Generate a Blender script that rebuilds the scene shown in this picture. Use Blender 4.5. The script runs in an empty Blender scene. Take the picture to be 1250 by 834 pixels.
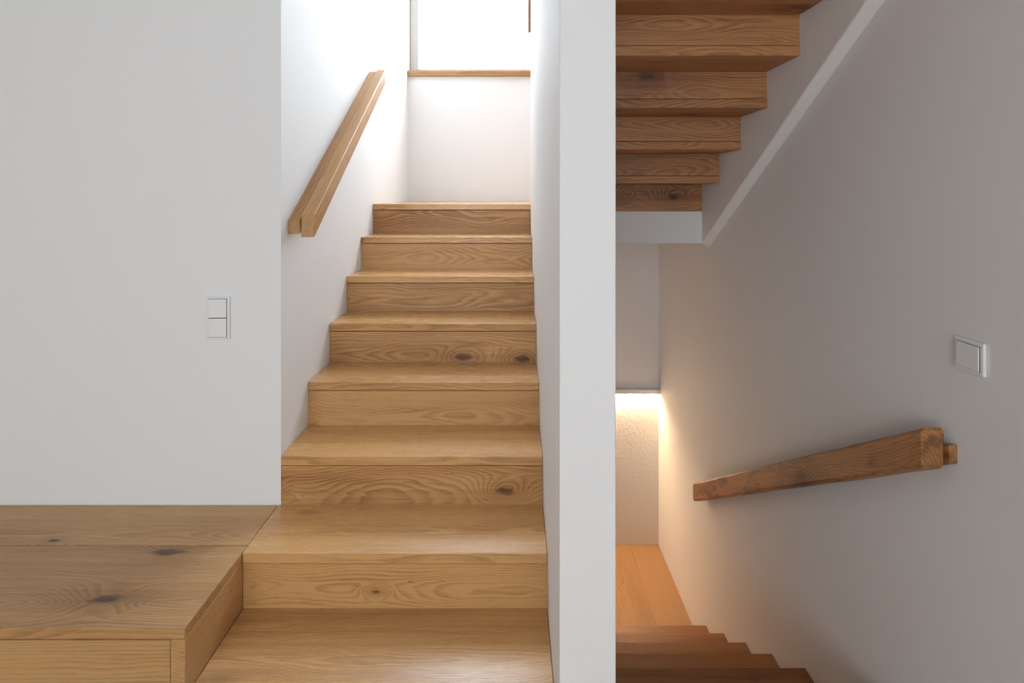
import bpy, bmesh, math, random
from mathutils import Vector
random.seed(4)
Z0=1.56            # eye height above entrance floor; helper coordinates are relative to the eye
sc=bpy.context.scene
sc.view_settings.view_transform='Standard'
sc.view_settings.look='None'

# ------------------------------------------------------------ materials
def newmat(name):
    m=bpy.data.materials.new(name); m.use_nodes=True
    nt=m.node_tree; nt.nodes.clear()
    out=nt.nodes.new('ShaderNodeOutputMaterial'); b=nt.nodes.new('ShaderNodeBsdfPrincipled')
    nt.links.new(b.outputs[0],out.inputs[0])
    return m,nt,b
def M(nt,op,a,b=None,c=None):
    n=nt.nodes.new('ShaderNodeMath'); n.operation=op
    for i,v in enumerate((a,b,c)):
        if v is None: continue
        if isinstance(v,(int,float)): n.inputs[i].default_value=v
        else: nt.links.new(v,n.inputs[i])
    return n.outputs[0]
def noise(nt,vec,scale,detail=2,rough=.5):
    n=nt.nodes.new('ShaderNodeTexNoise'); n.inputs['Scale'].default_value=scale
    n.inputs['Detail'].default_value=detail; n.inputs['Roughness'].default_value=rough
    nt.links.new(vec,n.inputs['Vector']); return n.outputs['Fac']
def comb(nt,x,y,z):
    n=nt.nodes.new('ShaderNodeCombineXYZ')
    for i,v in enumerate((x,y,z)):
        if isinstance(v,(int,float)): n.inputs[i].default_value=v
        else: nt.links.new(v,n.inputs[i])
    return n.outputs[0]
def mix(nt,f,a,b):
    n=nt.nodes.new('ShaderNodeMix'); n.data_type='RGBA'
    for s,v in ((n.inputs[0],f),(n.inputs[6],a),(n.inputs[7],b)):
        if isinstance(v,tuple): s.default_value=(*v,1)
        elif isinstance(v,(int,float)): s.default_value=v
        else: nt.links.new(v,s)
    return n.outputs[2]
def smooth(nt,v,a,b,o0,o1):
    n=nt.nodes.new('ShaderNodeMapRange'); n.interpolation_type='SMOOTHSTEP'
    nt.links.new(v,n.inputs[0])
    for i,x in enumerate((a,b,o0,o1)): n.inputs[i+1].default_value=x
    return n.outputs[0]
def paint(name,col,bump=.05,scale=120,rough=.75):
    m,nt,b=newmat(name)
    tc=nt.nodes.new('ShaderNodeTexCoord')
    f=noise(nt,tc.outputs['Object'],1.3,3)
    c=mix(nt,f,tuple(x*.975 for x in col),col)
    nt.links.new(c,b.inputs['Base Color']); b.inputs['Roughness'].default_value=rough
    bp=nt.nodes.new('ShaderNodeBump'); bp.inputs['Strength'].default_value=bump; bp.inputs['Distance'].default_value=.002 if bump<.3 else .006
    nt.links.new(noise(nt,tc.outputs['Object'],scale,4,.6),bp.inputs['Height'])
    nt.links.new(bp.outputs[0],b.inputs['Normal'])
    return m
def wood(name,along='X',rot=0.0,light=(.61,.335,.130),dark=(.30,.130,.040),ring=.008,cath=1.0,knots=1.0,rough=.36,bump=.12,kthr=.72,patch=0.0,contrast=1.0):
    m,nt,b=newmat(name); L=nt.links
    tc=nt.nodes.new('ShaderNodeTexCoord'); oi=nt.nodes.new('ShaderNodeObjectInfo')
    rnd=oi.outputs['Random']
    mp=nt.nodes.new('ShaderNodeMapping'); mp.inputs['Rotation'].default_value=(rot,0,0)
    L.new(tc.outputs['Object'],mp.inputs['Vector'])
    sp=nt.nodes.new('ShaderNodeSeparateXYZ'); L.new(mp.outputs[0],sp.inputs[0])
    X,Y,Z=sp.outputs
    if along=='Y': X,Y=Y,X
    if along=='Z': X,Z=Z,X
    r1=M(nt,'MULTIPLY',rnd,37.3); r2=M(nt,'FRACT',M(nt,'MULTIPLY',rnd,91.7)); r3=M(nt,'FRACT',M(nt,'MULTIPLY',rnd,53.1))
    XL=M(nt,'ADD',X,r1)
    U=M(nt,'ADD',Y,Z)
    n1=noise(nt,comb(nt,M(nt,'MULTIPLY',XL,1.5),M(nt,'MULTIPLY',Y,4),M(nt,'ADD',M(nt,'MULTIPLY',Z,4),r1)),1.0,1,.5)
    n2=noise(nt,comb(nt,M(nt,'MULTIPLY',XL,3.2),M(nt,'MULTIPLY',Y,26),M(nt,'ADD',M(nt,'MULTIPLY',Z,26),r1)),1.0,2,.5)
    n3=noise(nt,comb(nt,M(nt,'MULTIPLY',XL,22),M(nt,'MULTIPLY',Y,60),M(nt,'ADD',M(nt,'MULTIPLY',Z,60),r1)),1.0,3,.6)
    kv=comb(nt,M(nt,'MULTIPLY',XL,2.2),M(nt,'MULTIPLY',M(nt,'ADD',U,r1),5.0),0.0)
    vo=nt.nodes.new('ShaderNodeTexVoronoi'); vo.voronoi_dimensions='2D'; vo.inputs['Scale'].default_value=1.0; vo.inputs['Randomness'].default_value=1
    L.new(kv,vo.inputs['Vector'])
    sc_=nt.nodes.new('ShaderNodeSeparateColor'); L.new(vo.outputs['Color'],sc_.inputs[0])
    sel=M(nt,'GREATER_THAN',sc_.outputs[0],kthr)
    size=M(nt,'ADD',M(nt,'MULTIPLY',M(nt,'POWER',sc_.outputs[1],2.0),1.1),.25)
    dk=sc_.outputs[2]
    kd=M(nt,'ADD',vo.outputs['Distance'],M(nt,'MULTIPLY',M(nt,'SUBTRACT',n2,.5),.16))
    kr=M(nt,'DIVIDE',kd,size)
    kr2=M(nt,'ADD',kr,M(nt,'MULTIPLY',M(nt,'SUBTRACT',n3,.5),.20))
    kn=M(nt,'MULTIPLY',sel,M(nt,'POWER',2.718,M(nt,'MULTIPLY',M(nt,'MULTIPLY',kr,kr),-8.0)))
    w=M(nt,'ADD',M(nt,'MULTIPLY',M(nt,'SUBTRACT',n1,.5),.17*cath),M(nt,'MULTIPLY',M(nt,'SUBTRACT',n2,.5),.020))
    w=M(nt,'ADD',w,M(nt,'MULTIPLY',M(nt,'SUBTRACT',n3,.5),.002))
    w=M(nt,'ADD',w,M(nt,'MULTIPLY',kn,.06*max(knots,.5)))
    A=M(nt,'ADD',Y,M(nt,'MULTIPLY',M(nt,'SUBTRACT',r2,.5),.06))
    B=M(nt,'ADD',Z,M(nt,'MULTIPLY',M(nt,'SUBTRACT',r3,.5),.10))
    A=M(nt,'ADD',A,.055); B=M(nt,'ADD',B,.01)
    r=M(nt,'ADD',M(nt,'SQRT',M(nt,'ADD',M(nt,'MULTIPLY',A,A),M(nt,'MULTIPLY',B,B))),w)
    ph=M(nt,'FRACT',M(nt,'DIVIDE',r,ring))
    rg=M(nt,'MULTIPLY',M(nt,'POWER',ph,1.6),M(nt,'SUBTRACT',1.0,M(nt,'POWER',ph,8.0)))
    amp=noise(nt,comb(nt,M(nt,'MULTIPLY',XL,1.6),M(nt,'MULTIPLY',U,16),r1),1.0,1,.5)
    fib=noise(nt,comb(nt,M(nt,'MULTIPLY',XL,14),M(nt,'MULTIPLY',Y,420),M(nt,'MULTIPLY',Z,420)),1.0,2,.6)
    pore=smooth(nt,noise(nt,comb(nt,M(nt,'MULTIPLY',XL,28),M(nt,'MULTIPLY',Y,300),M(nt,'ADD',M(nt,'MULTIPLY',Z,300),7.7)),1.0,1,.5),.60,.72,0,1)
    streak=noise(nt,comb(nt,M(nt,'MULTIPLY',XL,1.8),M(nt,'ADD',M(nt,'MULTIPLY',Y,55),r1),M(nt,'MULTIPLY',Z,55)),1.0,3,.6)
    tone=noise(nt,comb(nt,M(nt,'MULTIPLY',XL,1.0),M(nt,'MULTIPLY',Y,8),M(nt,'ADD',M(nt,'MULTIPLY',Z,8),r1)),1.0,2,.5)
    f=M(nt,'MULTIPLY',M(nt,'MULTIPLY',rg,amp),1.6*contrast)
    f=M(nt,'ADD',f,M(nt,'MULTIPLY',M(nt,'SUBTRACT',fib,.5),.8))
    f=M(nt,'ADD',f,M(nt,'MULTIPLY',pore,M(nt,'ADD',.12,M(nt,'MULTIPLY',rg,.35))))
    f=M(nt,'ADD',f,M(nt,'MULTIPLY',M(nt,'SUBTRACT',tone,.52),1.3*contrast))
    f=M(nt,'ADD',f,M(nt,'MULTIPLY',M(nt,'SUBTRACT',streak,.5),1.0*contrast))
    f=M(nt,'ADD',f,M(nt,'MULTIPLY',M(nt,'SUBTRACT',r2,.42),.5))
    f=M(nt,'ADD',f,M(nt,'MULTIPLY',kn,.40*knots))
    n=nt.nodes.new('ShaderNodeClamp'); L.new(f,n.inputs[0]); f=n.outputs[0]
    c=mix(nt,f,light,dark)
    if patch:
        pn=smooth(nt,noise(nt,comb(nt,M(nt,'MULTIPLY',XL,4.5),M(nt,'MULTIPLY',Y,14),M(nt,'MULTIPLY',Z,14)),1.0,3,.6),.50,.68,0,patch)
        c=mix(nt,pn,c,(.085,.038,.018))
    core=M(nt,'MULTIPLY',smooth(nt,kr2,.03,.15,min(1,.97*knots),0),M(nt,'MULTIPLY',sel,M(nt,'ADD',.5,M(nt,'MULTIPLY',dk,.5))))
    c=mix(nt,core,c,(.045,.020,.009))
    ck=noise(nt,comb(nt,M(nt,'MULTIPLY',XL,2.2),M(nt,'ADD',M(nt,'MULTIPLY',Y,45),r1),M(nt,'MULTIPLY',Z,45)),1.0,1,.5)
    line=smooth(nt,M(nt,'ABSOLUTE',M(nt,'SUBTRACT',ck,.66)),.0,.006,.7*knots,0)
    gate=smooth(nt,noise(nt,comb(nt,M(nt,'MULTIPLY',XL,3.5),M(nt,'MULTIPLY',U,9),r1),1.0,1,.5),.54,.62,0,1)
    c=mix(nt,M(nt,'MULTIPLY',line,gate),c,(.06,.028,.012))
    L.new(c,b.inputs['Base Color'])
    L.new(M(nt,'ADD',M(nt,'MULTIPLY',fib,.2),rough-.1),b.inputs['Roughness'])
    b.inputs['Specular IOR Level'].default_value=.5
    bp=nt.nodes.new('ShaderNodeBump'); bp.inputs['Strength'].default_value=bump; bp.inputs['Distance'].default_value=.001
    L.new(M(nt,'SUBTRACT',fib,M(nt,'MULTIPLY',pore,.5)),bp.inputs['Height']); L.new(bp.outputs[0],b.inputs['Normal'])
    return m
def plain(name,col,rough=.4,emit=None,es=0):
    m,nt,b=newmat(name)
    tc=nt.nodes.new('ShaderNodeTexCoord')
    c=mix(nt,noise(nt,tc.outputs['Object'],8,2),tuple(x*.97 for x in col),col)
    nt.links.new(c,b.inputs['Base Color']); b.inputs['Roughness'].default_value=rough
    if emit: b.inputs['Emission Color'].default_value=(*emit,1); b.inputs['Emission Strength'].default_value=es
    return m
WHITE=paint('white_plaster',(.845,.84,.835))
ROUGHP=paint('textured_plaster',(.80,.785,.76),bump=.8,scale=55)
TREAD=wood('oak_tread',cath=.35,knots=.5,ring=.007,rough=.28,kthr=.8,light=(.64,.36,.145),contrast=.85)
RISER=wood('oak_riser',cath=1.1,knots=1.0,ring=.010,rough=.45,kthr=.58)
RISER2=wood('oak_riser_shaded',cath=1.1,knots=1,ring=.010,light=(.52,.24,.09),dark=(.20,.072,.025),rough=.5,kthr=.58)  # same oak as the risers, dimmer light painted in as darker red
TREAD2=wood('oak_tread_shaded',cath=.4,knots=.5,ring=.008,light=(.42,.18,.062),dark=(.19,.07,.023),rough=.4)  # same oak as the treads, shade and warm light put into the colour
BENCH=wood('oak_bench',cath=.6,knots=1,ring=.009,light=(.57,.325,.135),dark=(.31,.155,.058),rough=.36,kthr=.78,contrast=.8)
BENCHY=wood('oak_bench_side',along='Y',cath=.6,knots=.4,light=(.55,.31,.13),dark=(.29,.145,.052))
FLOORW=wood('oak_floor',along='Y',cath=.6,knots=.4,light=(.47,.27,.125),dark=(.29,.145,.06),contrast=.9)
SLOPE_L=math.atan(.67); SLOPE_R=math.atan(-.587)
RAILL=wood('oak_rail_rising',along='Y',rot=-SLOPE_L,cath=.5,knots=.8,light=(.51,.27,.10),dark=(.25,.108,.035),bump=.3)
RAILR=wood('oak_rail_falling',along='Y',rot=-SLOPE_R,cath=.5,knots=1.0,light=(.48,.215,.072),dark=(.19,.075,.026),bump=.8,kthr=.6,rough=.42,patch=.7)
DARKGAP=plain('dark_gap',(.02,.015,.01),.9)
PLASTIC=plain('switch_plastic',(.86,.86,.86),.35)
FRAME=plain('window_frame_paint',(.42,.39,.35),.5)
LEDM=plain('led_diffuser',(1,.9,.7),.5,(1,.78,.5),6)

# ------------------------------------------------------------ geometry helpers
def finish(name,bm,origin,mat,parent=None,bevel=0,seg=1):
    bmesh.ops.recalc_face_normals(bm,faces=bm.faces)
    me=bpy.data.meshes.new(name); bm.to_mesh(me); bm.free()
    o=bpy.data.objects.new(name,me); sc.collection.objects.link(o)
    o.location=origin; me.materials.append(mat)
    if parent: o.parent=parent
    if bevel:
        md=o.modifiers.new('bevel','BEVEL'); md.width=bevel; md.segments=seg; md.limit_method='ANGLE'
    return o
def addbox(bm,x0,x1,y0,y1,z0,z1,o):
    vs=[bm.verts.new((x-o[0],y-o[1],z+Z0-o[2])) for x in (x0,x1) for y in (y0,y1) for z in (z0,z1)]
    for f in ((0,1,3,2),(4,6,7,5),(0,4,5,1),(2,3,7,6),(0,2,6,4),(1,5,7,3)):
        bm.faces.new([vs[i] for i in f])
def box(name,x0,x1,y0,y1,z0,z1,mat,parent=None,bevel=0,seg=1):
    o=((x0+x1)/2,(y0+y1)/2,(z0+z1)/2+Z0); bm=bmesh.new(); addbox(bm,x0,x1,y0,y1,z0,z1,o)
    return finish(name,bm,o,mat,parent,bevel,seg)
def boxes(name,lst,mat,parent=None):
    bm=bmesh.new()
    for b in lst: addbox(bm,*b,(0,0,0))
    return finish(name,bm,(0,0,0),mat,parent)
def prism(name,x0,x1,poly,mat,parent=None,bevel=0,seg=1,poly2=None):
    poly2=poly2 or poly
    cy=sum(p[0] for p in poly)/len(poly); cz=sum(p[1] for p in poly)/len(poly)+Z0; cx=(x0+x1)/2
    bm=bmesh.new()
    a=[bm.verts.new((x0-cx,y-cy,z+Z0-cz)) for y,z in poly]; b=[bm.verts.new((x1-cx,y-cy,z+Z0-cz)) for y,z in poly2]
    bm.faces.new(a); bm.faces.new(b[::-1])
    n=len(poly)
    for i in range(n): bm.faces.new((a[i],b[i],b[(i+1)%n],a[(i+1)%n]))
    return finish(name,bm,(cx,cy,cz),mat,parent,bevel,seg)
def empty(name):
    e=bpy.data.objects.new(name,None); sc.collection.objects.link(e); return e

XL=-.846; XD0,XD1=.113,.247; XR=1.191; YB=4.59; YW=2.07
FL=-1.56; TOP=3.2
# ------------------------------------------------------------ room shell
box('wall_left',-4,XL,YW,YB,-3.1,TOP,WHITE)
wx0,wx1,wz0,wz1=XL+.004,.92,.985,2.75
boxes('wall_back',[(-1.0,wx0,YB,YB+.2,-3.1,TOP),(wx1,XR+.16,YB,YB+.2,-1.6,TOP),
                   (wx0,wx1,YB,YB+.2,-1.6,wz0),(wx0,wx1,YB,YB+.2,wz1,TOP)],WHITE)
box('wall_back_lower',wx0,XR+.16,YB,YB+.2,-3.1,-1.6,ROUGHP)
box('wall_right',XR,XR+.16,-3.2,YB,-3.1,TOP,WHITE)
box('wall_divider',XD0,XD1,1.344,3.42,-3.1,TOP,WHITE,bevel=.003,seg=2)
boxes('floor',[(-4,XD0,-3.2,YW,FL-.2,FL),(XD0,XR,-3.2,1.344,FL-.2,FL),(XD1,XR,1.344,1.709,FL-.2,FL)],FLOORW)
boxes('ceiling',[(-4,XR,-3.2,1.0,1.2,1.4),(-4,XD1,1.0,1.344,1.2,1.4),(-4,XL,1.344,YW,1.2,1.4)],WHITE)
box('ceiling_stairwell',-1,XR+.16,-1.2,YB+.2,TOP,TOP+.15,WHITE)
box('wall_upper_front',-1,XR,-1.2,-1.1,1.4,TOP,WHITE)
box('wall_upper_left',XL-.12,XL,-1.1,YW,1.4,TOP,WHITE)
box('wall_far_left',-4.15,-4,-3.2,YW,FL-.2,1.4,WHITE)
bx0,bx1,bz0,bz1=-2.3,1.0,-.75,.95
boxes('wall_front',[(-4,bx0,-3.35,-3.2,FL-.2,1.4),(bx1,XR+.16,-3.35,-3.2,FL-.2,1.4),
                    (bx0,bx1,-3.35,-3.2,FL-.2,bz0),(bx0,bx1,-3.35,-3.2,bz1,1.4)],WHITE)
w2=empty('window_2')
mx=(bx0+bx1)/2
for i,b in enumerate([(bx0,bx0+.07,-3.32,-3.26,bz0,bz1),(bx1-.07,bx1,-3.32,-3.26,bz0,bz1),(bx0+.07,bx1-.07,-3.32,-3.26,bz0,bz0+.07),
          (bx0+.07,bx1-.07,-3.32,-3.26,bz1-.07,bz1),(mx-.04,mx+.04,-3.32,-3.26,bz0+.07,bz1-.07)]):
    box('frame_%d'%i,*b,FRAME,w2)

# stair window
w1=empty('window_1')
fy0,fy1=YB+.05,YB+.12
for i,b in enumerate([(wx0,wx0+.075,fy0,fy1,wz0,wz1),(wx1-.075,wx1,fy0,fy1,wz0,wz1),(wx0+.075,wx1-.075,fy0,fy1,wz0,wz0+.05),
          (wx0+.075,wx1-.075,fy0,fy1,wz1-.07,wz1)]):
    box('frame_%d'%i,*b,FRAME,w1,bevel=.004)
box('sill_board',XL+.002,wx1+.05,YB-.03,YB+.05,.96,1.005,wood('oak_sill',cath=.4,knots=0,light=(.45,.24,.09),dark=(.25,.12,.04)),w1,bevel=.003)

# ------------------------------------------------------------ left flight
T=.035; G=.0035
st=empty('staircase')
Yn=lambda n:2.066+.2735*(n-1)
Zn=lambda n:-.955+.18*(n-1)
for n in range(-1,6):
    x0=XL+.001 if n>=1 else -.855
    box('tread_%d'%(n+2),x0,XD0-.001,Yn(n),Yn(n+1)+.012,Zn(n)-T,Zn(n),TREAD,st,bevel=.0025,seg=2)
    zl=Zn(n-1) if n>-1 else FL
    box('riser_%d'%(n+2),x0,XD0-.001,Yn(n)+.006,Yn(n)+.02,zl,Zn(n)-T-G,RISER,st)
    box('shadow_gap_%d'%(n+2),x0,XD0-.001,Yn(n)+.012,Yn(n)+.0205,Zn(n)-T-G,Zn(n)-T,DARKGAP,st)
box('riser_8',XL+.001,XD0-.001,Yn(6)+.006,Yn(6)+.02,Zn(5),Zn(6)-T-G,RISER,st)
box('shadow_gap_8',XL+.001,XD0-.001,Yn(6)+.012,Yn(6)+.0205,Zn(6)-T-G,Zn(6)-T,DARKGAP,st)
box('landing_board',XL+.001,XR-.001,Yn(6),YB-.001,Zn(6)-T,Zn(6),TREAD,st,bevel=.002,seg=2)
box('landing_slab',XL+.001,XR-.001,Yn(6)+.021,YB-.001,-.291,Zn(6)-T-.001,WHITE,st)
poly=[]
for n in range(-1,6): poly+= [(Yn(n)+.021,Zn(n)-T-.001),(Yn(n+1)+.021,Zn(n)-T-.001)]
poly+=[(Yn(6)+.021,-.29),(2.2,-1.3),(2.2,FL-.15),(2.06,FL+.001)]
prism('carriage',XL+.002,XD0-.002,poly,WHITE,st)

# ------------------------------------------------------------ upper flight
up=empty('staircase')
XA=1.145
Yk=lambda k:3.405-.29*k
Zk=lambda k:-.099+.163*k
box('fascia',XD1+.001,XA,3.405,3.43,-.291,-.1,WHITE,up)
for k in range(0,9):
    if k>0:
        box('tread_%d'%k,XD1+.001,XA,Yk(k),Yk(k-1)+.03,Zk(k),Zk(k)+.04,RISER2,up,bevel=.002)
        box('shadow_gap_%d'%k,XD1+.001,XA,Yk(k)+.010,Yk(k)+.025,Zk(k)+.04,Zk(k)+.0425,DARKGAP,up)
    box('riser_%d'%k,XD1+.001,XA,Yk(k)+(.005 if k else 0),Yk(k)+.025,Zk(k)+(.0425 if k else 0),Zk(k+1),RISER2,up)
pa=[(3.432,-.291),(3.405,-.291),(1.0,1.109),(1.0,1.75),(3.405,.30),(3.432,.30)]
pb=[(3.432,-.316),(3.405,-.316),(1.0,1.084),(1.0,1.75),(3.405,.30),(3.432,.30)]
prism('wall_stringer',XA,XR-.0005,pa,WHITE,up,bevel=.006,seg=3,poly2=pb)

# ------------------------------------------------------------ lower flight
lo=empty('staircase')
Yl=lambda k:3.467-.293*(k-1)
Zl=lambda k:-2.64+.18*(k-1)
ZL=-2.84
for k in range(1,7):
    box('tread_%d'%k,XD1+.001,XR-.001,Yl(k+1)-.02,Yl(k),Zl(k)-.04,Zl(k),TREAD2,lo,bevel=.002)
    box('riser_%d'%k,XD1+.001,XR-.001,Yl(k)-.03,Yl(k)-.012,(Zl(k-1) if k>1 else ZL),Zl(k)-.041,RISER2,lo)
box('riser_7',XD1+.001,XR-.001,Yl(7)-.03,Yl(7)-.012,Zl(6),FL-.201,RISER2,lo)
xs=[XL+.001,XD1-.71,XD1-.472, XD1-.236,XD1+.001,XD1+.237,XD1+.473,XD1+.709,XR-.001]
for i in range(len(xs)-1):
    box('landing_plank_%d'%i,xs[i]+.0005,xs[i+1]-.0005,3.2,YB-.001,ZL-.04,ZL,FLOORW,lo)
box('landing_base',XL+.001,XR-.001,3.2,YB-.001,ZL-.2,ZL-.041,WHITE,lo)

# ------------------------------------------------------------ LED cove
led=empty('led_cove_light')
box('shelf_lip',XL+.001,XR-.001,YB-.055,YB-.001,-1.60,-1.565,WHITE,led,bevel=.002)
box('diffuser',XL+.01,XR-.01,YB-.035,YB-.012,-1.606,-1.6005,LEDM,led)
ld=bpy.data.lights.new('led_strip','AREA'); ld.shape='RECTANGLE'; ld.size=1.95; ld.size_y=.02; ld.energy=18; ld.color=(1,.68,.40)
lo_=bpy.data.objects.new('led_strip',ld); sc.collection.objects.link(lo_); lo_.location=((XL+XR)/2,YB-.024,-1.609+Z0); lo_.parent=led

# ------------------------------------------------------------ bench
be=empty('bench_with_drawers')
ZB=-1.135; BX=-.8565; BT=.03
box('top_board_front',-3.99,BX,1.48,1.829,ZB-BT,ZB,BENCH,be,bevel=.0018)
box('top_board_rear',-3.99,BX,1.8315,YW-.001,ZB-BT,ZB,BENCH,be,bevel=.002)
box('side_panel',BX-.038,BX,1.4805,YW-.002,FL+.001,ZB-BT-.0012,BENCHY,be,bevel=.0015)
box('carcass',-3.98,BX-.04,1.51,YW-.003,FL+.06,ZB-BT-.002,DARKGAP,be)
x=BX-.044
i=1
while x>-3.5:
    box('drawer_front_%d'%i,x-1.0,x,1.489,1.509,FL+.07,ZB-BT-.009,BENCH,be,bevel=.0015)
    x-=1.005; i+=1
box('plinth',-3.98,BX-.04,1.53,1.55,FL+.001,FL+.06,DARKGAP,be)

# ------------------------------------------------------------ handrails
def rail(xw,side,yn,zn,yf,zf,h,wt,bat,mat,bv,b0,b1,jit):
    e=empty('handrail')
    N=14; s=(zf-zn)/(yf-yn)
    top=[]; botm=[]
    for i in range(N+1):
        t=i/N; y=yn+(yf-yn)*t; z=zn+(zf-zn)*t
        j=random.uniform(-jit,jit) if 0<i<N else 0; j2=random.uniform(-jit,jit) if 0<i<N else 0
        top.append((y,z+j)); botm.append((y,z-h+j2))
    a,b=sorted((xw+side*bat,xw+side*(bat+wt)))
    prism('rail_beam',a,b,top+botm[::-1],mat,e,bevel=bv,seg=1)
    a,b=sorted((xw,xw+side*bat)); d=.012
    prism('wall_batten',a,b,[(yn-d,zn-h*b0-s*d),(yf,zf-h*b0),(yf,zf-h*b1),(yn-d,zn-h*b1-s*d)],mat,e,bevel=.002)
    return e
rail(XL,1,2.146,-.078,3.36,.745,.084,.052,.044,RAILL,.003,.12,.75,.0004)
rail(XR,-1,1.522,-.626,3.466,-1.768,.11,.062,.022,RAILR,.009,.45,.9,.0022)
gp=empty('guard_rail_post')
box('post',.098,.26,3.421,3.45,.99,2.3,TREAD2,gp,bevel=.002)

# ------------------------------------------------------------ switches
def sw_front(x0,x1,z0,z1,y):
    e=empty('light_switch')
    box('frame_plate',x0,x1,y-.011,y-.0005,z0,z1,PLASTIC,e,bevel=.003,seg=3)
    zm=(z0+z1)/2
    box('rocker_gap',x0+.008,x1-.008,y-.0115,y-.011,z0+.007,z1-.007,DARKGAP,e)
    for i,(a,b) in enumerate(((z0+.0085,zm-.0012),(zm+.0012,z1-.0085))):
        box('rocker_%d'%i,x0+.0092,x1-.0092,y-.015,y-.0115,a,b,PLASTIC,e,bevel=.002,seg=2)
sw_front(-1.113,-1.030,-.527,-.371,YW)
e=empty('light_switch')
box('frame_plate',XR-.010,XR-.0005,1.416,1.510,-.459,-.374,PLASTIC,e,bevel=.003,seg=3)
box('rocker_gap',XR-.0105,XR-.010,1.426,1.500,-.449,-.384,DARKGAP,e)
box('rocker_0',XR-.014,XR-.0105,1.427,1.499,-.448,-.385,PLASTIC,e,bevel=.002,seg=2)

# ------------------------------------------------------------ light
def area(name,loc,rot,sx,sy,p,col):
    l=bpy.data.lights.new(name,'AREA'); l.shape='RECTANGLE'; l.size=sx; l.size_y=sy; l.energy=p; l.color=col
    o=bpy.data.objects.new(name,l); sc.collection.objects.link(o); o.location=(loc[0],loc[1],loc[2]+Z0); o.rotation_euler=rot
area('window_daylight',((wx0+wx1)/2,YB+.26,(wz0+wz1)/2),(math.radians(-90),0,0),1.9,1.9,145,(.82,.91,1))
area('room_window_daylight',((bx0+bx1)/2,-3.45,(bz0+bz1)/2),(math.radians(90),0,0),3.3,1.8,103,(.84,.93,1))
w=bpy.data.worlds.new('World'); sc.world=w; w.use_nodes=True
w.node_tree.nodes['Background'].inputs[0].default_value=(.9,.95,1,1); w.node_tree.nodes['Background'].inputs[1].default_value=1.5

cam=bpy.data.cameras.new('camera'); co=bpy.data.objects.new('camera',cam); sc.collection.objects.link(co)
co.location=(0,0,Z0); co.rotation_euler=(math.radians(90),0,0)
cam.sensor_width=36; cam.sensor_fit='HORIZONTAL'; cam.lens=690/1250*36; cam.shift_y=-179/1250; cam.clip_start=.02
sc.camera=co
